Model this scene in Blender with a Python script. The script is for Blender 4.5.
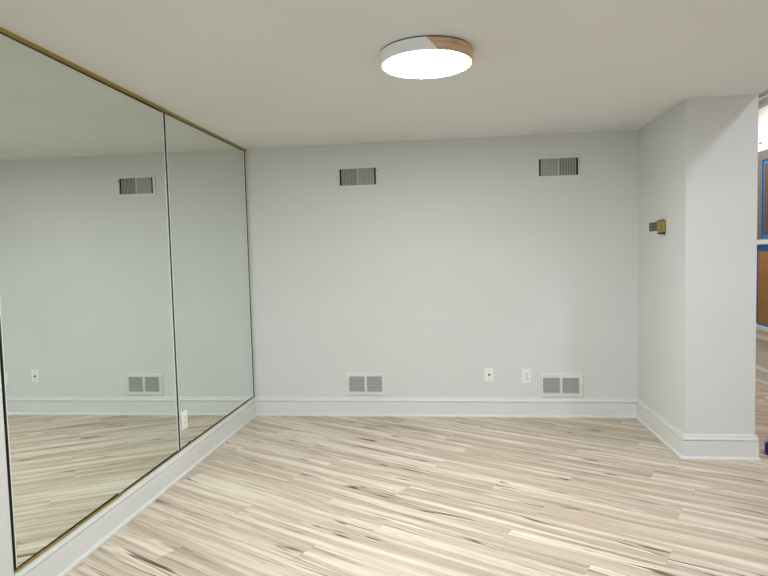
import bpy, bmesh, math, random
from mathutils import Vector, Matrix

sc = bpy.context.scene
for o in list(bpy.data.objects):
    bpy.data.objects.remove(o)

# ------------------------------------------------------------------ camera
F_PX, YAW, PITCH, ROLL = 587.62, -0.11835, -0.05842, -0.02629
CAM = Vector((1.8583, -5.1960, 1.4632))
fw = Vector((math.sin(YAW) * math.cos(PITCH), math.cos(YAW) * math.cos(PITCH), math.sin(PITCH)))
r0 = Vector((math.cos(YAW), -math.sin(YAW), 0.0))
u0 = r0.cross(fw)
rt = r0 * math.cos(ROLL) + u0 * math.sin(ROLL)
up = -r0 * math.sin(ROLL) + u0 * math.cos(ROLL)
cd = bpy.data.cameras.new('camera')
cd.sensor_fit = 'HORIZONTAL'
cd.sensor_width = 36.0
cd.lens = F_PX / 768.0 * 36.0
cd.clip_start = 0.02
cam = bpy.data.objects.new('camera', cd)
sc.collection.objects.link(cam)
cam.matrix_world = Matrix(((rt.x, up.x, -fw.x, CAM.x), (rt.y, up.y, -fw.y, CAM.y),
                           (rt.z, up.z, -fw.z, CAM.z), (0, 0, 0, 1)))
sc.camera = cam

# ------------------------------------------------------------------ world, lights, exposure
w = bpy.data.worlds.new('world')
sc.world = w
w.use_nodes = True
w.node_tree.nodes['Background'].inputs[0].default_value = (0.75, 0.85, 1.0, 1)
w.node_tree.nodes['Background'].inputs[1].default_value = 0.3

def area_light(name, loc, size, watts, col, rot=(0, 0, 0), shape='DISK', size_y=None):
    d = bpy.data.lights.new(name, 'AREA')
    d.shape = shape
    d.size = size
    if size_y:
        d.size_y = size_y
    d.energy = watts
    d.color = col
    o = bpy.data.objects.new(name, d)
    o.location = loc
    o.rotation_euler = rot
    sc.collection.objects.link(o)
    return o

LAMP_STRENGTH = 112.0
# the neighbouring room's own ceiling lamps (cooler light), plus an added fill light behind the camera
area_light('side_room_lamp', (4.32, -2.6, 2.93), 0.20, 20, (0.85, 0.85, 1.0))
area_light('side_room_far_lamp', (4.40, 1.2, 2.93), 0.30, 24, (1.0, 0.96, 0.91))
area_light('rear_fill_light', (1.75, -6.6, 2.36), 0.45, 64, (0.70, 0.85, 1.0))

vs = sc.view_settings
sc.display_settings.display_device = 'sRGB'
vs.view_transform = 'Standard'
vs.look = 'None'
vs.gamma = 1.0
vs.use_curve_mapping = False
vs.exposure = 0.20
sc.cycles.max_bounces = 10
sc.cycles.diffuse_bounces = 6
sc.cycles.glossy_bounces = 6
sc.cycles.caustics_reflective = True
sc.cycles.blur_glossy = 0.3
sc.cycles.use_denoising = True

# ------------------------------------------------------------------ dimensions
H = 2.44            # ceiling of our room
HS = 3.00           # ceiling of the neighbouring room
W = 3.414           # right wall of the recess
D = 1.016           # depth of the jog
XC = 3.865          # right face of the column
XS = 5.08           # far wall of the neighbouring room
YF = -7.6           # behind the camera
YB = 3.0            # far end of the neighbouring room
BH = 0.173

# ------------------------------------------------------------------ helpers
def lin(c):
    return c / 12.92 if c <= 0.04045 else ((c + 0.055) / 1.055) ** 2.4

def srgb(r, g, b):
    return (lin(r / 255), lin(g / 255), lin(b / 255), 1.0)

MATS = {}
def mat(name, col, rough=0.5, metal=0.0, emit=None, strength=0.0, spec=None):
    m = bpy.data.materials.new(name)
    m.use_nodes = True
    b = m.node_tree.nodes['Principled BSDF']
    b.inputs['Base Color'].default_value = col
    b.inputs['Roughness'].default_value = rough
    b.inputs['Metallic'].default_value = metal
    if spec is not None:
        b.inputs['Specular IOR Level'].default_value = spec
    if emit:
        b.inputs['Emission Color'].default_value = emit
        b.inputs['Emission Strength'].default_value = strength
    MATS[name] = m
    return m

class NT:
    def __init__(s, m):
        s.t = m.node_tree
        s.b = s.t.nodes['Principled BSDF']
    def n(s, typ, **kw):
        x = s.t.nodes.new(typ)
        for k, v in kw.items():
            setattr(x, k, v)
        return x
    def l(s, a, b):
        s.t.links.new(a, b)
    def math(s, op, a, b=None, c=None, clamp=False):
        x = s.n('ShaderNodeMath', operation=op)
        x.use_clamp = clamp
        for i, v in enumerate((a, b, c)):
            if v is None:
                continue
            if isinstance(v, (int, float)):
                x.inputs[i].default_value = v
            else:
                s.l(v, x.inputs[i])
        return x.outputs[0]
    def mix(s, f, a, b, blend='MIX'):
        x = s.n('ShaderNodeMix', data_type='RGBA', blend_type=blend)
        for i, v in ((0, f), (6, a), (7, b)):
            if isinstance(v, (int, float)):
                x.inputs[i].default_value = v
            elif isinstance(v, tuple):
                x.inputs[i].default_value = v
            else:
                s.l(v, x.inputs[i])
        return x.outputs[2]
    def ramp(s, f, lo, hi):
        x = s.n('ShaderNodeMapRange', clamp=True, interpolation_type='SMOOTHSTEP')
        s.l(f, x.inputs[0])
        x.inputs[1].default_value = lo
        x.inputs[2].default_value = hi
        return x.outputs[0]

def painted(name, col, rough, bump=0.02, scale=220.0):
    m = mat(name, col, rough, spec=0.3)
    k = NT(m)
    tc = k.n('ShaderNodeTexCoord')
    nz = k.n('ShaderNodeTexNoise')
    nz.inputs['Scale'].default_value = scale
    nz.inputs['Detail'].default_value = 2
    k.l(tc.outputs['Object'], nz.inputs['Vector'])
    big = k.n('ShaderNodeTexNoise')
    big.inputs['Scale'].default_value = 1.3
    k.l(tc.outputs['Object'], big.inputs['Vector'])
    dark = tuple(c * 0.975 for c in col[:3]) + (1.0,)
    k.l(k.mix(k.ramp(big.outputs[0], 0.35, 0.65), dark, col), k.b.inputs['Base Color'])
    bp = k.n('ShaderNodeBump')
    bp.inputs['Strength'].default_value = bump
    bp.inputs['Distance'].default_value = 0.001
    k.l(nz.outputs[0], bp.inputs['Height'])
    k.l(bp.outputs[0], k.b.inputs['Normal'])
    return m

painted('wall_paint', srgb(214, 215, 212), 0.7)
painted('side_wall_paint', srgb(214, 211, 205), 0.7)
painted('ceiling_paint', srgb(226, 227, 225), 0.85)
painted('white_ceiling_paint', srgb(238, 238, 236), 0.85)
painted('trim_paint', srgb(219, 220, 217), 0.4, 0.008, 60)
mat('grey_trim_paint', srgb(98, 97, 96), 0.45)
mat('crown_paint', srgb(150, 154, 162), 0.5)
mat('register_white', srgb(216, 217, 210), 0.4)
mat('register_fin', srgb(172, 172, 168), 0.45)
mat('register_louver', srgb(190, 192, 190), 0.45)
mat('duct_dark', srgb(22, 22, 22), 0.8)
mat('duct_grey', srgb(70, 72, 72), 0.8)
mat('plastic_white', srgb(236, 236, 232), 0.35)
mat('receptacle_face', srgb(224, 224, 220), 0.4)
mat('plastic_dark', srgb(25, 25, 25), 0.5)
mat('screw_metal', srgb(150, 148, 142), 0.35, 0.8)
mat('slot_dark', srgb(30, 30, 30), 0.6)
mat('mirror_silver', (0.82, 0.865, 0.815, 1), 0.0, 1.0)
mat('mirror_bevel', srgb(236, 242, 236), 0.4, 0.2)
mat('mirror_black', srgb(12, 14, 12), 0.4)
mat('blue_tape', srgb(14, 108, 178), 0.6)
mat('kraft_paper', srgb(150, 108, 60), 0.8)
mat('brown_paper', srgb(100, 62, 40), 0.8)
mat('blue_plastic', srgb(16, 50, 110), 0.3)
mat('pale_cap', srgb(214, 196, 190), 0.35)
mat('white_paper', srgb(235, 235, 230), 0.8)
mat('lamp_white', srgb(246, 248, 248), 0.4)
mat('lamp_gap_shade', srgb(60, 52, 46), 0.5)
mat('lamp_glow', srgb(250, 250, 248), 0.5, emit=(0.93, 0.965, 0.99, 1), strength=LAMP_STRENGTH)

def brushed(name, col, rough, metal=1.0):
    m = mat(name, col, rough, metal)
    k = NT(m)
    tc = k.n('ShaderNodeTexCoord')
    mp = k.n('ShaderNodeMapping')
    mp.inputs['Scale'].default_value = (60, 4, 60)
    k.l(tc.outputs['Object'], mp.inputs[0])
    nz = k.n('ShaderNodeTexNoise')
    nz.inputs['Scale'].default_value = 3
    k.l(mp.outputs[0], nz.inputs['Vector'])
    d = tuple(c * 0.7 for c in col[:3]) + (1.0,)
    k.l(k.mix(nz.outputs[0], d, col), k.b.inputs['Base Color'])
    return m
brushed('brass', srgb(194, 168, 88), 0.42, 0.75)
brushed('pewter', srgb(128, 122, 104), 0.5, 0.6)

def wood_band():
    m = mat('lamp_wood', srgb(190, 150, 115), 0.5)
    k = NT(m)
    tc = k.n('ShaderNodeTexCoord')
    mp = k.n('ShaderNodeMapping')
    mp.inputs['Scale'].default_value = (5, 5, 90)
    k.l(tc.outputs['Object'], mp.inputs[0])
    nz = k.n('ShaderNodeTexNoise')
    nz.inputs['Scale'].default_value = 2.2
    nz.inputs['Detail'].default_value = 6
    k.l(mp.outputs[0], nz.inputs['Vector'])
    k.l(k.mix(k.ramp(nz.outputs[0], 0.35, 0.7), srgb(224, 190, 156), srgb(184, 144, 112)), k.b.inputs['Base Color'])
wood_band()

# floor: wide vinyl planks laid on a slant, cream with taupe streaks, cracks and knots
def floor_material():
    m = mat('vinyl_planks', srgb(215, 200, 175), 0.42, spec=0.35)
    k = NT(m)
    A = math.radians(-28.0)
    PW, PL = 0.178, 1.5
    tc = k.n('ShaderNodeTexCoord')
    sp = k.n('ShaderNodeSeparateXYZ')
    k.l(tc.outputs['Object'], sp.inputs[0])
    X, Y = sp.outputs[0], sp.outputs[1]
    u = k.math('ADD', k.math('MULTIPLY', X, math.cos(A)), k.math('MULTIPLY', Y, math.sin(A)))
    v = k.math('ADD', k.math('MULTIPLY', X, -math.sin(A)), k.math('MULTIPLY', Y, math.cos(A)))
    v = k.math('ADD', v, 0.308 + 0.178 * 60)
    row = k.math('FLOOR', k.math('DIVIDE', v, PW))
    wn = k.n('ShaderNodeTexWhiteNoise', noise_dimensions='1D')
    k.l(row, wn.inputs['W'])
    uu = k.math('ADD', u, k.math('MULTIPLY', k.math('FRACT', k.math('ADD', k.math('MULTIPLY', row, 0.382), k.math('MULTIPLY', wn.outputs['Value'], 0.25))), PL))
    uu = k.math('ADD', uu, 40.0)
    col = k.math('FLOOR', k.math('DIVIDE', uu, PL))
    cb = k.n('ShaderNodeCombineXYZ')
    k.l(row, cb.inputs[0]); k.l(col, cb.inputs[1])
    pr = k.n('ShaderNodeTexWhiteNoise', noise_dimensions='3D')
    k.l(cb.outputs[0], pr.inputs['Vector'])
    prs = k.n('ShaderNodeSeparateColor')
    k.l(pr.outputs['Color'], prs.inputs[0])
    R1, R2, R3 = prs.outputs[0], prs.outputs[1], prs.outputs[2]
    seed = k.math('MULTIPLY', R1, 57.0)
    def streak(su, sv, detail=4, rough=0.55, off=0.0, dist=0.0, wu=None, wv=None):
        c = k.n('ShaderNodeCombineXYZ')
        k.l(k.math('MULTIPLY', wu or u, su), c.inputs[0])
        k.l(k.math('MULTIPLY', wv or v, sv), c.inputs[1])
        k.l(k.math('ADD', seed, off), c.inputs[2])
        n = k.n('ShaderNodeTexNoise')
        n.inputs['Scale'].default_value = 1.0
        n.inputs['Detail'].default_value = detail
        n.inputs['Roughness'].default_value = rough
        n.inputs['Distortion'].default_value = dist
        k.l(c.outputs[0], n.inputs['Vector'])
        return n.outputs[0]
    # gentle waviness of the grain
    wob = k.math('MULTIPLY', k.math('SUBTRACT', streak(1.5, 3.0, 2, 0.5, 11.0), 0.5), 0.03)
    vw = k.math('ADD', v, wob)
    broad = streak(0.55, 16.0, 4, 0.55, 0.0, 0.15, wv=vw)
    mid = streak(1.1, 30.0, 7, 0.68, 5.0, 0.1, wv=vw)
    fine = streak(5.0, 210.0, 3, 0.65, 9.0, wv=vw)
    cream = srgb(226, 214, 197)
    tan = srgb(190, 174, 153)
    taupe = srgb(146, 128, 107)
    c = k.mix(k.ramp(broad, 0.35, 0.62), cream, tan)
    zone = k.ramp(streak(0.9, 5.0, 2, 0.5, 61.0), 0.40, 0.60)
    c = k.mix(k.math('MULTIPLY', k.ramp(mid, 0.47, 0.70), k.math('ADD', k.math('MULTIPLY', zone, 0.72), 0.22)), c, taupe)
    c = k.mix(k.math('MULTIPLY', k.ramp(fine, 0.46, 0.74), 0.40), c, srgb(150, 130, 106))
    # plank to plank variation
    tone = k.math('ADD', k.math('MULTIPLY', R2, 0.10), 0.92)
    tn = k.n('ShaderNodeCombineColor')
    for i in range(3):
        k.l(tone, tn.inputs[i])
    c = k.mix(1.0, c, tn.outputs[0], 'MULTIPLY')
    # long splits with a bright flank
    ridge = streak(0.33, 8.0, 3, 0.6, 21.0, 0.0, wv=vw)
    gate = k.ramp(streak(1.1, 6.5, 3, 0.5, 33.0), 0.49, 0.56)
    line = k.math('ABSOLUTE', k.math('SUBTRACT', ridge, 0.5))
    crack = k.math('MULTIPLY', k.math('SUBTRACT', 1.0, k.ramp(line, 0.003, 0.014)), gate)
    line2 = k.math('ABSOLUTE', k.math('SUBTRACT', ridge, 0.525))
    glow = k.math('MULTIPLY', k.math('SUBTRACT', 1.0, k.ramp(line2, 0.004, 0.016)), gate)
    c = k.mix(k.math('MULTIPLY', glow, 0.4), c, srgb(246, 238, 224))
    c = k.mix(k.math('MULTIPLY', crack, 0.95), c, srgb(96, 76, 58))
    # short dark ticks
    tick = k.ramp(streak(5.0, 80.0, 3, 0.55, 47.0, 0.2, wv=vw), 0.68, 0.78)
    c = k.mix(k.math('MULTIPLY', tick, 0.8), c, srgb(112, 90, 70))
    # knots
    vc = k.n('ShaderNodeCombineXYZ')
    k.l(k.math('MULTIPLY', u, 1.6), vc.inputs[0])
    k.l(k.math('MULTIPLY', vw, 5.2), vc.inputs[1])
    vo = k.n('ShaderNodeTexVoronoi', feature='F1')
    vo.inputs['Scale'].default_value = 1.0
    k.l(vc.outputs[0], vo.inputs['Vector'])
    kd = vo.outputs['Distance']
    knot = k.math('SUBTRACT', 1.0, k.ramp(kd, 0.03, 0.13))
    rings = k.math('ADD', k.math('MULTIPLY', k.math('SINE', k.math('MULTIPLY', kd, 150.0)), 0.3), 0.6)
    kg = k.n('ShaderNodeSeparateColor')
    k.l(vo.outputs['Color'], kg.inputs[0])
    ksel = k.math('GREATER_THAN', kg.outputs[0], 0.72)
    c = k.mix(k.math('MULTIPLY', k.math('MULTIPLY', knot, rings), ksel), c, srgb(138, 112, 86))
    # joints
    fv = k.math('FRACT', k.math('DIVIDE', v, PW))
    dv = k.math('MULTIPLY', k.math('MINIMUM', fv, k.math('SUBTRACT', 1.0, fv)), PW)
    fu = k.math('FRACT', k.math('DIVIDE', uu, PL))
    du = k.math('MULTIPLY', k.math('MINIMUM', fu, k.math('SUBTRACT', 1.0, fu)), PL)
    jd = k.math('MINIMUM', du, dv)
    joint = k.math('SUBTRACT', 1.0, k.ramp(jd, 0.0006, 0.0022))
    c = k.mix(k.math('MULTIPLY', joint, 0.30), c, srgb(140, 120, 98))
    k.l(c, k.b.inputs['Base Color'])
    bp = k.n('ShaderNodeBump')
    bp.inputs['Strength'].default_value = 0.12
    bp.inputs['Distance'].default_value = 0.0015
    k.l(k.math('SUBTRACT', fine, joint), bp.inputs['Height'])
    k.l(bp.outputs[0], k.b.inputs['Normal'])
floor_material()

# ---- mesh helpers
def box(bm, x0, x1, y0, y1, z0, z1, bev=0.0, mi=0):
    r = bmesh.ops.create_cube(bm, size=1.0)
    M = Matrix.Translation(((x0 + x1) / 2, (y0 + y1) / 2, (z0 + z1) / 2)) @ Matrix.Diagonal((abs(x1 - x0), abs(y1 - y0), abs(z1 - z0), 1))
    bmesh.ops.transform(bm, matrix=M, verts=r['verts'])
    fs = set(f for v in r['verts'] for f in v.link_faces)
    for f in fs:
        f.material_index = mi
    if bev > 0:
        es = list(set(e for v in r['verts'] for e in v.link_edges))
        bmesh.ops.bevel(bm, geom=es, offset=bev, segments=2, profile=0.5, affect='EDGES')
    return r['verts']

def cyl(bm, c, axis, r, h, seg=24, r2=None):
    q = bmesh.ops.create_cone(bm, cap_ends=True, segments=seg, radius1=r, radius2=r if r2 is None else r2, depth=h)
    rot = {'z': Matrix(), 'y': Matrix.Rotation(math.pi / 2, 4, 'X'), 'x': Matrix.Rotation(math.pi / 2, 4, 'Y')}[axis]
    bmesh.ops.transform(bm, matrix=Matrix.Translation(c) @ rot, verts=q['verts'])
    return q['verts']

def prism(bm, pts, fn):
    """extrude polygon pts (2-D) between fn(p,0) and fn(p,1)"""
    a = [bm.verts.new(fn(p, 0)) for p in pts]
    b = [bm.verts.new(fn(p, 1)) for p in pts]
    n = len(pts)
    for i in range(n):
        bm.faces.new((a[i], a[(i + 1) % n], b[(i + 1) % n], b[i]))
    bm.faces.new(a[::-1]); bm.faces.new(b)

def link(name, bm, mats, parent=None, loc=(0, 0, 0), smooth=False):
    bmesh.ops.recalc_face_normals(bm, faces=bm.faces)
    me = bpy.data.meshes.new(name)
    bm.to_mesh(me)
    bm.free()
    for mn in ([mats] if isinstance(mats, str) else mats):
        me.materials.append(MATS[mn])
    if smooth:
        for p in me.polygons:
            p.use_smooth = True
    o = bpy.data.objects.new(name, me)
    sc.collection.objects.link(o)
    o.location = loc
    if parent:
        o.parent = parent
    return o

def one(name, boxes, mats, parent=None, loc=(0, 0, 0), bev=0.0):
    bm = bmesh.new()
    for b in boxes:
        box(bm, *b, bev=bev)
    return link(name, bm, mats, parent, loc)

def struct(o):
    o['kind'] = 'structure'
    return o

def thing(name, label, cat, loc, rot=(0, 0, 0), group=None):
    o = bpy.data.objects.new(name, None)
    o.empty_display_size = 0.05
    sc.collection.objects.link(o)
    o.location = loc
    o.rotation_euler = rot
    return tag(o, label, cat, group)

def tag(o, label, cat, group=None):
    o['label'] = label
    o['category'] = cat
    if group:
        o['group'] = group
    return o

def copy_tree(o, parent=None):
    c = o.copy()
    sc.collection.objects.link(c)
    c.parent = parent
    for ch in [x for x in bpy.data.objects if x.parent == o]:
        copy_tree(ch, c)
    return c

# ------------------------------------------------------------------ the room
T = 0.12
struct(one('floor', [(-T, XS + T, YF - T, YB + T, -0.1, 0.0)], 'vinyl_planks'))
struct(one('ceiling', [(-T, XC, YF - T, T, H, H + 0.10)], 'ceiling_paint'))
struct(one('ceiling_side', [(XC - 0.1, XS + T, YF - T, YB + T, HS, HS + 0.1)], 'white_ceiling_paint'))
struct(one('wall_back', [(-T, W, 0.0, T, 0.0, H)], 'wall_paint'))
struct(one('wall_left', [(-T, 0.0, YF, 0.0, 0.0, H)], 'wall_paint'))
struct(one('wall_right', [(W, XC, -D, T, 0.0, H)], 'wall_paint'))
struct(one('wall_soffit', [(XC - 0.1, XC, YF, T, H + 0.10, HS)], 'side_wall_paint'))
struct(one('wall_side_left', [(XC - 0.1, XC, T, YB, 0.0, HS)], 'side_wall_paint'))
struct(one('wall_front', [(0.0, XS, YF - T, YF, 0.0, H), (XC, XS, YF - T, YF, H, HS)], 'wall_paint'))
struct(one('wall_side_back', [(XC - 0.1, XS, YB, YB + T, 0.0, HS)], 'side_wall_paint'))
WY0, WY1 = 0.10, 1.50     # window opening in the far side wall
WZ0, WZ1 = 0.60, 2.32
struct(one('wall_side', [(XS, XS + T, YF, WY0, 0, HS), (XS, XS + T, WY1, YB + T, 0, HS),
                         (XS, XS + T, WY0, WY1, 0, WZ0), (XS, XS + T, WY0, WY1, WZ1, HS)], 'side_wall_paint'))

# baseboards: swept profile (distance from the wall, height)
PROF = [(0, 0), (0.030, 0), (0.031, 0.008), (0.027, 0.017), (0.019, 0.021), (0.018, 0.024), (0.018, 0.127),
        (0.0100, 0.130), (0.0100, 0.134), (0.0185, 0.137), (0.019, 0.143), (0.014, 0.152), (0.0115, 0.160),
        (0.0115, 0.166), (0.008, 0.172), (0.0, 0.173)]
def sweep(bm, path, prof, zbase=0.0, flip=1):
    """path: list of (x, y, mx, my); the point moves by (mx,my)*distance out of the wall"""
    rings = []
    for (x, y, mx, my) in path:
        rings.append([bm.verts.new((x + mx * d, y + my * d, zbase + z * flip)) for d, z in prof])
    n = len(prof)
    for a, b in zip(rings, rings[1:]):
        for i in range(n):
            bm.faces.new((a[i], a[(i + 1) % n], b[(i + 1) % n], b[i]))
    bm.faces.new(rings[0][::-1]); bm.faces.new(rings[-1])
def base(name, path, prof=PROF, m='trim_paint', zb=0.0, flip=1):
    bm = bmesh.new()
    sweep(bm, path, prof, zb, flip)
    return struct(link(name, bm, m))
base('baseboard_back', [(0, 0, 1, -1), (W, 0, -1, -1)])
base('baseboard_left', [(0, 0, 1, -1), (0, YF, 1, 0)])
base('baseboard_right', [(W, 0, -1, -1), (W, -D, -1, -1), (XC, -D, 1, -1), (XC, YB, 1, 0)])
SPROF = [(0, 0), (0.026, 0), (0.028, 0.008), (0.017, 0.018), (0.016, 0.115), (0.019, 0.122), (0.012, 0.140), (0.009, 0.150), (0, 0.152)]
base('baseboard_side', [(XS, YB, -1, 0), (XS, YF, -1, 0)], SPROF)
# crown moulding of the neighbouring room
CPROF = [(0, 0), (0.095, 0), (0.095, 0.016), (0.078, 0.024), (0.060, 0.048), (0.034, 0.066), (0.022, 0.086), (0.012, 0.100), (0.010, 0.122), (0.0, 0.124)]
base('trim_crown', [(XS, YB, -1, 0), (XS, YF, -1, 0)], CPROF, 'crown_paint', HS, -1)
base('trim_crown_bead', [(XS, YB, -1, 0), (XS, YF, -1, 0)], [(0.0, 0.046), (0.066, 0.046), (0.070, 0.050), (0.066, 0.060), (0.0, 0.060)], 'trim_paint', HS, -1)
# white board closing the mirrored wall on its near side
struct(one('trim_mirror_edge', [(0.0, 0.018, -3.140, -3.024, BH, H)], 'trim_paint', bev=0.001))

# ------------------------------------------------------------------ side window, taped and papered
win = bpy.data.objects.new('window_1', None)
win.location = (XS, (WY0 + WY1) / 2, WZ0)
sc.collection.objects.link(win)
struct(win)
wl = Vector(win.location)
def wpart(name, boxes, m, bev=0.002, parent=win):
    bm = bmesh.new()
    for b in boxes:
        box(bm, b[0] - wl.x, b[1] - wl.x, b[2] - wl.y, b[3] - wl.y, b[4] - wl.z, b[5] - wl.z, bev=bev)
    return link(name, bm, m, parent)
X1 = XS
wpart('window_casing', [(X1 - 0.020, X1, 1.385, 1.54, 1.505, 2.425), (X1 - 0.020, X1, WY0 - 0.06, WY0 + 0.06, 1.505, 2.425),
                        (X1 - 0.020, X1, WY0 + 0.06, 1.385, 2.325, 2.425)], 'grey_trim_paint')
wpart('window_rail', [(X1 - 0.040, X1 + 0.05, WY0 - 0.06, 1.54, 1.455, 1.505)], 'trim_paint')
wpart('window_sill', [(X1 - 0.045, X1 + 0.10, WY0 - 0.08, 1.56, 0.560, 0.600), (X1 - 0.024, X1, WY0 - 0.06, 1.54, 0.500, 0.560),
                      (X1 - 0.034, X1, WY0 - 0.06, 1.54, 0.462, 0.500)], 'trim_paint')
wpart('window_frame', [(X1 + 0.02, X1 + 0.06, WY0, WY0 + 0.05, WZ0, WZ1), (X1 + 0.02, X1 + 0.06, WY1 - 0.05, WY1, WZ0, WZ1),
                       (X1 + 0.02, X1 + 0.06, WY0 + 0.05, WY1 - 0.05, WZ1 - 0.05, WZ1)], 'trim_paint')
wpart('window_pane', [(X1 + 0.038, X1 + 0.042, WY0 + 0.05, WY1 - 0.05, WZ0, WZ1 - 0.05)], 'duct_grey', bev=0)

def wavy_sheet(name, x, y0, y1, z0, z1, amp, m, label, cat, group=None, seed=1, th=0.0012):
    rnd = random.Random(seed)
    ny, nz = 26, 26
    bm = bmesh.new()
    ph = [rnd.uniform(0, 6.28) for _ in range(4)]
    def X(y, z, back):
        e = min(1.0, min(y - y0, y1 - y) / 0.08, min(z - z0, z1 - z) / 0.08)
        d = amp * e * (1.2 + math.sin(y * 19 + ph[0] + z * 5) * 0.5 + math.sin(z * 23 + ph[1]) * 0.4 + math.sin((y + z) * 37 + ph[2]) * 0.3)
        return x - d + (th if back else 0)
    g = [[[bm.verts.new((X(y0 + (y1 - y0) * i / ny, z0 + (z1 - z0) * j / nz, b), y0 + (y1 - y0) * i / ny, z0 + (z1 - z0) * j / nz))
           for j in range(nz + 1)] for i in range(ny + 1)] for b in (0, 1)]
    for b in (0, 1):
        for i in range(ny):
            for j in range(nz):
                bm.faces.new((g[b][i][j], g[b][i + 1][j], g[b][i + 1][j + 1], g[b][i][j + 1]))
    for i in range(ny):
        for j in (0, nz):
            bm.faces.new((g[0][i][j], g[0][i + 1][j], g[1][i + 1][j], g[1][i][j]))
    for j in range(nz):
        for i in (0, ny):
            bm.faces.new((g[0][i][j], g[0][i][j + 1], g[1][i][j + 1], g[1][i][j]))
    return tag(link(name, bm, m), label, cat, group)
wavy_sheet('masking_paper', XS - 0.003, 0.18, 1.356, 1.52, 2.30, 0.006, 'brown_paper',
           'dark brown masking paper covering the upper part of the side window', 'paper', seed=3)
wavy_sheet('masking_paper', XS - 0.005, 0.06, 1.472, 0.615, 1.40, 0.006, 'kraft_paper',
           'tan kraft masking paper covering the lower part of the side window', 'paper', seed=8)
def tape(boxes, label):
    return tag(one('painters_tape', boxes, 'blue_tape'), label, 'tape', "blue painter's tape on the side window")
tape([(XS - 0.006, XS - 0.0045, 1.354, 1.383, 1.520, 2.318)],
     'blue tape strip running upright down the edge of the upper brown paper')
tape([(XS - 0.0060, XS - 0.0045, 0.17, 1.353, 2.285, 2.318)], 'blue tape strip across the top of the upper brown paper')
tape([(XS - 0.0085, XS - 0.0070, 0.17, 1.380, 1.508, 1.552)], 'blue tape strip above the white window rail under the dark brown paper')
tape([(XS - 0.0085, XS - 0.0070, 0.06, 1.475, 1.385, 1.450)], 'blue tape strip just below the white window rail over the tan paper')
tape([(XS - 0.0105, XS - 0.0090, 1.470, 1.494, 0.62, 1.450)], 'dark blue tape strip upright beside the lower tan paper')
tape([(XS - 0.0085, XS - 0.0070, 0.06, 1.466, 0.602, 0.622)], 'dark blue tape strip along the window sill below the tan paper')
tape([(XS - 0.0020, XS, 1.43, 1.49, 2.506, 2.522)], 'short blue tape scrap on the white wall above the window casing')

# ------------------------------------------------------------------ mirrors
def mirror(y0, y1, label, seam_near, seam_far, bev_near, bev_far, tilt=0.0):
    z0, z1 = BH + 0.006, H - 0.020
    t = thing('wall_mirror', label, 'mirror', (0.0, (y0 + y1) / 2, z0), group='wall mirrors')
    hy, h = (y1 - y0) / 2, z1 - z0
    bm = bmesh.new()
    box(bm, 0.0005, 0.006, -hy, hy, 0, h)
    for f in bm.faces:
        f.material_index = 0 if f.calc_center_median().x > 0.0055 else 1
    link('mirror_glass', bm, ['mirror_silver', 'mirror_black'], t)
    e = 0.0065
    a, b = seam_near, seam_far
    for nm, q0, q1 in (('dark_edge', -hy, -hy + a), ('dark_edge', hy - b, hy)):
        o = one(nm, [(0.006, e, q0, q1, 0.0, h)], 'mirror_black', t)
    for q0, q1 in ((-hy + a, -hy + a + bev_near), (hy - b - bev_far, hy - b)):
        one('bevelled_edge', [(0.006, e, q0, q1, 0.0, h)], 'mirror_bevel', t)
    if tilt:   # the near pane stands very slightly proud at its near edge
        t.rotation_euler.z = tilt
        t.location.x = math.sin(tilt) * hy + 0.0002
    return t
mirror(-3.012, -1.5015, 'large wall mirror pane nearest the camera, left of the dark seam', 0.007, 0.012, 0.005, 0.009, 0.0062)
mirror(-1.4985, -0.004, 'tall mirror pane between seam and back corner, an outlet plate in it', 0.010, 0.026, 0.009, 0.022)

def channel(name, y0, y1, z0, z1, x0, x1, label, gz0, gz1):
    bm = bmesh.new()
    box(bm, x0, x1, y0, y1, z0, z1, bev=0.0006)
    o = tag(link(name, bm, 'brass'), label, 'mirror channel', 'brass mirror channels')
    g = one('dark_gap_strip', [(x0, x1 - 0.001, y0, y1, gz0, gz1)], 'mirror_black', o)  # black strip put in for the shaded gap between brass and glass
    g['label'] = 'dark line between brass and glass'
    return o
channel('brass_channel', -3.014, -1.502, H - 0.020, H - 0.0005, 0.0152, 0.020, 'brass channel along the ceiling above the near mirror pane', H - 0.024, H - 0.0202)
channel('brass_channel', -1.498, -0.002, H - 0.020, H - 0.0005, 0.0067, 0.014, 'brass channel along the ceiling above the far mirror pane', H - 0.024, H - 0.0202)
channel('brass_channel', -3.012, -2.245, BH + 0.0005, BH + 0.0115, 0.0152, 0.020, 'short thick brass channel under the near end of the mirrors', BH + 0.0117, BH + 0.0150)
channel('brass_channel', -2.235, -1.502, BH + 0.0005, BH + 0.0060, 0.0112, 0.016, 'thin brass channel under the near mirror pane, up to the seam', BH + 0.0062, BH + 0.0100)
channel('brass_channel', -1.498, -0.004, BH + 0.0005, BH + 0.0050, 0.0067, 0.013, 'thin brass channel under the far mirror pane', BH + 0.0052, BH + 0.0090)
for y, lb in ((-2.24, 'small metal clip where the two lower brass mirror channels meet'), (-1.34, 'small metal clip on the lower channel just past the mirror seam')):
    xc = 0.0205 if y < -2 else 0.0135
    bm = bmesh.new()
    box(bm, xc, xc + 0.0015, y - 0.012, y + 0.012, BH + 0.0005, BH + 0.016, bev=0.0004)
    box(bm, xc - 0.005, xc, y - 0.012, y + 0.012, BH + 0.0130, BH + 0.016)
    tag(link('mirror_clip', bm, 'screw_metal'), lb, 'clip', 'mirror clips')

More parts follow.
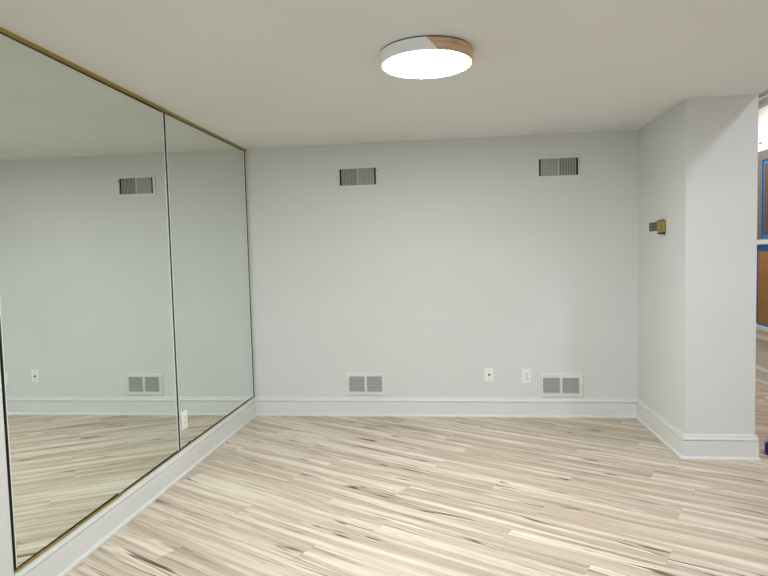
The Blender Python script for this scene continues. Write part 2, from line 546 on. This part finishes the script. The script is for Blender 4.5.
# ------------------------------------------------------------------ ceiling light
LX, LY, LR, LZ = 1.748, -2.256, 0.226, 2.377
lamp = thing('ceiling_light', 'round flush ceiling light with glowing diffuser and half white, half wooden rim', 'ceiling light', (LX, LY, H))
bm = bmesh.new()
cyl(bm, (0, 0, -0.003), 'z', LR - 0.004, 0.006, 96)
link('base_ring', bm, 'lamp_gap_shade', lamp)  # lamp base; the shadow gap under the ceiling is put into its dark colour
def rim_piece(name, a0, a1, slant, m):
    # curved rim band between angles; 'slant' tilts both end cuts
    bm = bmesh.new()
    n = 72
    zt, zb = -0.006, LZ - H
    ri, ro = LR - 0.010, LR
    rings = []
    for i in range(n + 1):
        s = i / n
        at = a0 + (a1 - a0) * s
        ab = (a0 + slant[0]) + (a1 + slant[1] - a0 - slant[0]) * s
        rings.append([bm.verts.new((r * math.cos(a), r * math.sin(a), z)) for r, a, z in
                      ((ro, at, zt), (ro, ab, zb + 0.003), (ro - 0.003, ab, zb), (ri, ab, zb), (ri, at, zt))])
    for p, q in zip(rings, rings[1:]):
        for i in range(5):
            bm.faces.new((p[i], p[(i + 1) % 5], q[(i + 1) % 5], q[i]))
    bm.faces.new(rings[0][::-1]); bm.faces.new(rings[-1])
    return link(name, bm, m, lamp)
A0 = math.radians(-88)       # where wood starts, seen from the camera side
A1 = math.radians(55)
SL = 0.24
o = rim_piece('wood_rim', A0, A1, (SL, -SL), 'lamp_wood'); o['label'] = 'pale wooden part of the rim'
o = rim_piece('white_rim', A1, A0 + 2 * math.pi, (-SL, SL), 'lamp_white'); o['label'] = 'white part of the rim'
bm = bmesh.new()
prof = [(0.0, LZ - H - 0.004), (LR * 0.5, LZ - H - 0.0036), (LR * 0.85, LZ - H - 0.0022), (LR - 0.014, LZ - H + 0.0005), (LR - 0.0105, LZ - H + 0.006)]
N = 96
rings = [[bm.verts.new((r * math.cos(2 * math.pi * i / N), r * math.sin(2 * math.pi * i / N), z)) for i in range(N)] for r, z in prof[1:]]
c0 = bm.verts.new((0, 0, prof[0][1]))
for i in range(N):
    bm.faces.new((c0, rings[0][i], rings[0][(i + 1) % N]))
    for a, b in zip(rings, rings[1:]):
        bm.faces.new((a[i], b[i], b[(i + 1) % N], a[(i + 1) % N]))
link('diffuser', bm, 'lamp_glow', lamp, smooth=True)

# ------------------------------------------------------------------ wall registers
# local frame: x along the wall, y = out of the back wall towards the room is -y, z up; origin at the bottom centre
def frame_ring(bm, w, h, ow, oh, ocx, ocz, holes, d):
    """flat stamped frame with a sloping edge; holes = list of (x0,x1,z0,z1)"""
    xs = sorted(set([-w / 2 + 0.008, w / 2 - 0.008] + [q for hh in holes for q in hh[:2]]))
    zs = sorted(set([0.008, h - 0.008] + [q for hh in holes for q in hh[2:]]))
    for i in range(len(xs) - 1):
        for j in range(len(zs) - 1):
            cx, cz = (xs[i] + xs[i + 1]) / 2, (zs[j] + zs[j + 1]) / 2
            if any(a < cx < b and c < cz < e for a, b, c, e in holes):
                continue
            box(bm, xs[i], xs[i + 1], -d, -0.001, zs[j], zs[j + 1])
    bmesh.ops.remove_doubles(bm, verts=bm.verts, dist=1e-5)
    # sloping outer lip
    o = [(-w / 2, 0), (w / 2, 0), (w / 2, h), (-w / 2, h)]
    n = [(-w / 2 + 0.008, 0.008), (w / 2 - 0.008, 0.008), (w / 2 - 0.008, h - 0.008), (-w / 2 + 0.008, h - 0.008)]
    for k in range(4):
        a, b = k, (k + 1) % 4
        v = [bm.verts.new((o[a][0], -0.0005, o[a][1])), bm.verts.new((o[b][0], -0.0005, o[b][1])),
             bm.verts.new((n[b][0], -d, n[b][1])), bm.verts.new((n[a][0], -d, n[a][1])),
             bm.verts.new((o[a][0], -0.006, o[a][1])), bm.verts.new((o[b][0], -0.006, o[b][1]))]
        bm.faces.new((v[4], v[5], v[2], v[3]))
        bm.faces.new((v[0], v[1], v[5], v[4]))
    # raised hem round each hole
    for a, b, c, e in holes:
        t = 0.004
        for bx in ((a - t, a, c - t, e + t), (b, b + t, c - t, e + t), (a, b, c - t, c), (a, b, e, e + t)):
            box(bm, bx[0], bx[1], -d - 0.003, -d, bx[2], bx[3])

def upper_register(loc, label, lever_z):
    w, h, d = 0.374, 0.202, 0.009
    t = thing('air_register', label, 'air vent', loc, group='air registers high on the back wall')
    bm = bmesh.new()
    hole = (-0.163, 0.163, 0.028, 0.174)
    frame_ring(bm, w, h, 0, 0, 0, 0, [hole], d)
    link('frame', bm, 'register_white', t)
    one('duct_back', [(-0.163, 0.163, -0.0016, -0.0008, 0.028, 0.174)], 'duct_dark', t)
    for s in (-1, 1):
        bm = bmesh.new()
        nf = 11
        for i in range(nf):
            cx = s * (0.010 + i * 0.0131)
            ang = math.radians(24) * s
            vs_ = box(bm, -0.0054, 0.0054, -0.0007, 0.0007, 0.029, 0.173)
            M = Matrix.Translation((cx, -0.0058, 0)) @ Matrix.Rotation(ang, 4, 'Z')
            bmesh.ops.transform(bm, matrix=M, verts=vs_)
        link('fin_bank', bm, 'register_fin', t)
    one('centre_bar', [(-0.0028, 0.0028, -0.0095, -0.0020, 0.028, 0.174)], 'register_white', t)
    bm = bmesh.new()
    box(bm, 0.170, 0.175, -0.018, -d, lever_z, lever_z + 0.020, bev=0.001)
    link('damper_lever', bm, 'screw_metal', t)
    for sx in (-0.176, 0.176):
        bm = bmesh.new()
        cyl(bm, (sx, -d - 0.0006, h / 2 - 0.01), 'y', 0.0032, 0.0016, 12)
        link('screw', bm, 'screw_metal', t)
    return t

upper_register((1.033, 0, 2.047), 'white vertical-finned air register high on the wall, nearer the mirror', 0.135)
upper_register((2.762, 0, 2.059), 'white vertical-finned air register high on the wall, nearer the column', 0.125)

def lower_register(loc, label, w, h, holes):
    d = 0.010
    t = thing('return_grille', label, 'air vent', loc, group='return grilles low on the back wall')
    bm = bmesh.new()
    frame_ring(bm, w, h, 0, 0, 0, 0, holes, d)
    link('frame', bm, 'register_white', t)
    for a, b, c, e in holes:
        one('duct_back', [(a, b, -0.0016, -0.0008, c, e)], 'duct_grey', t)
        bm = bmesh.new()
        n = 11
        for i in range(n):
            z = c + (i + 0.5) * (e - c) / n
            v = box(bm, a + 0.0005, b - 0.0005, -0.0007, 0.0007, -0.0065, 0.0065)
            bmesh.ops.transform(bm, matrix=Matrix.Translation((0, -0.0058, z)) @ Matrix.Rotation(math.radians(-52), 4, 'X'), verts=v)
        link('louver_bank', bm, 'register_louver', t)
    for sx in (-w / 2 + 0.013, w / 2 - 0.013):
        bm = bmesh.new()
        cyl(bm, (sx, -d - 0.0006, h / 2), 'y', 0.0035, 0.0016, 12)
        link('screw', bm, 'screw_metal', t)
    return t
lower_register((1.053, 0, 0.187), 'white two-panel louvered grille above the baseboard, nearer the mirror', 0.372, 0.207,
               [(-0.150, -0.011, 0.037, 0.175), (0.011, 0.148, 0.037, 0.175)])
lower_register((2.778, 0, 0.176), 'white two-panel louvered grille above the baseboard, nearer the column', 0.364, 0.212,
               [(-0.163, -0.021, 0.037, 0.170), (0.001, 0.140, 0.037, 0.170)])

# ------------------------------------------------------------------ outlets
def plate(name, w, h, loc, rot, label, cat, kind, group=None):
    t = thing(name, label, cat, loc, rot, group)
    bm = bmesh.new()
    box(bm, -w / 2, w / 2, -0.0065, -0.0005, 0, h, bev=0.002)
    link('cover_plate', bm, 'plastic_white', t)
    if kind == 'coax':
        bm = bmesh.new()
        cyl(bm, (0, -0.009, h / 2), 'y', 0.0095, 0.006, 6)
        p = link('coax_port', bm, 'plastic_dark', t)
        bm = bmesh.new()
        cyl(bm, (0, -0.0145, h / 2), 'y', 0.0045, 0.007, 20)
        link('port_barrel', bm, 'plastic_dark', p)
        for z in (h * 0.17, h * 0.84):
            bm = bmesh.new()
            cyl(bm, (0, -0.0070, z), 'y', 0.0038, 0.002, 14)
            link('screw', bm, 'screw_metal', t)
    if kind in ('duplex', 'decora'):
        if kind == 'decora':
            one('inner_bezel', [(-w * 0.24, w * 0.24, -0.0078, -0.0060, h * 0.20, h * 0.80)], 'plastic_white', t, bev=0.0008)
        for z in (h * 0.34, h * 0.66):
            bm = bmesh.new()
            v = cyl(bm, (0, -0.0080, z), 'y', w * 0.22, 0.003, 28)
            for q in v:
                q.co.z = z + max(-h * 0.125, min(h * 0.125, q.co.z - z))
            s = link('receptacle', bm, 'receptacle_face', t)
            sl = one('slots', [(-0.0080, -0.0064, -0.0099, -0.0092, z - 0.001, z + 0.009), (0.0064, 0.0080, -0.0099, -0.0092, z - 0.000, z + 0.008),
                               (-0.0016, 0.0016, -0.0099, -0.0092, z - 0.010, z - 0.0055)], 'slot_dark', s)
        bm = bmesh.new()
        cyl(bm, (0, -0.0072, h / 2), 'y', 0.0034, 0.002, 14)
        link('screw', bm, 'screw_metal', t)
    return t
plate('cable_outlet', 0.074, 0.120, (2.1525, 0, 0.315), (0, 0, 0), 'white wall plate with a single dark cable jack', 'cable outlet', 'coax')
plate('power_outlet', 0.080, 0.128, (2.477, 0, 0.297), (0, 0, 0), 'white duplex power outlet on the back wall beside the grille', 'power outlet', 'duplex')
plate('power_outlet', 0.078, 0.124, (0.0060, -1.420, 0.301), (0, 0, math.pi / 2), 'white outlet plate mounted in the far mirror pane near the seam', 'power outlet', 'decora')

# ------------------------------------------------------------------ brass fitting on the recess wall
t = thing('wall_fitting', 'small brass and grey metal fitting on the right wall of the recess', 'wall fitting', (W, -0.45, 1.56))
def fp(name, boxes, m, bev=0.001, parent=t):
    bm = bmesh.new()
    for b in boxes:
        box(bm, b[0] - W, b[1] - W, b[2] + 0.45, b[3] + 0.45, b[4] - 1.56, b[5] - 1.56, bev=bev)
    return link(name, bm, m, parent)
bp_ = fp('back_plate', [(W - 0.006, W - 0.0005, -0.56, -0.300, 1.583, 1.650)], 'pewter')
fp('groove', [(W - 0.0068, W - 0.0060, -0.50, -0.302, 1.612, 1.617), (W - 0.0068, W - 0.0060, -0.50, -0.302, 1.643, 1.648), (W - 0.0068, W - 0.0060, -0.50, -0.302, 1.584, 1.588), (W - 0.0068, W - 0.0060, -0.306, -0.300, 1.584, 1.648)], 'slot_dark', 0, bp_)
br = fp('brass_body', [(W - 0.025, W - 0.0062, -0.652, -0.535, 1.566, 1.652)], 'brass', 0.002)
br['label'] = 'brass body'
fp('side_lip', [(W - 0.0262, W - 0.0248, -0.650, -0.643, 1.568, 1.650)], 'slot_dark', 0, br)
fp('end_cap', [(W - 0.024, W - 0.0062, -0.635, -0.537, 1.652, 1.660)], 'plastic_dark')
fp('end_cap', [(W - 0.024, W - 0.0062, -0.652, -0.545, 1.553, 1.566)], 'plastic_dark')

# ------------------------------------------------------------------ things on the floor of the neighbouring room
def lathe(bm, prof, n=32):
    rings = []
    for r, z in prof:
        rings.append([bm.verts.new((r * math.cos(2 * math.pi * i / n), r * math.sin(2 * math.pi * i / n), z)) for i in range(n)])
    for a, b in zip(rings, rings[1:]):
        for i in range(n):
            bm.faces.new((a[i], a[(i + 1) % n], b[(i + 1) % n], b[i]))
    bm.faces.new(rings[0][::-1]); bm.faces.new(rings[-1])
t = thing('bottle', 'small dark blue bottle with a pale top on the floor beyond the column', 'bottle', (4.024, -0.905, 0))
bm = bmesh.new(); lathe(bm, [(0.034, 0.0), (0.038, 0.004), (0.038, 0.070), (0.036, 0.080), (0.024, 0.088)])
link('bottle_body', bm, 'blue_plastic', t, smooth=True)
bm = bmesh.new(); lathe(bm, [(0.022, 0.0882), (0.024, 0.091), (0.024, 0.128), (0.020, 0.134), (0.011, 0.137)])
link('bottle_cap', bm, 'pale_cap', t, smooth=True)
rnd = random.Random(4)
bm = bmesh.new()
bmesh.ops.create_icosphere(bm, subdivisions=2, radius=0.03)
for v in bm.verts:
    v.co = Vector((v.co.x * rnd.uniform(0.8, 1.3), v.co.y * rnd.uniform(0.8, 1.3), max(-0.018, v.co.z * rnd.uniform(0.6, 1.0)) + 0.018))
o = link('crumpled_paper', bm, 'white_paper', None, (4.765, 0.60, 0.0))
tag(o, 'small crumpled white paper scrap on the floor of the room beyond', 'paper')
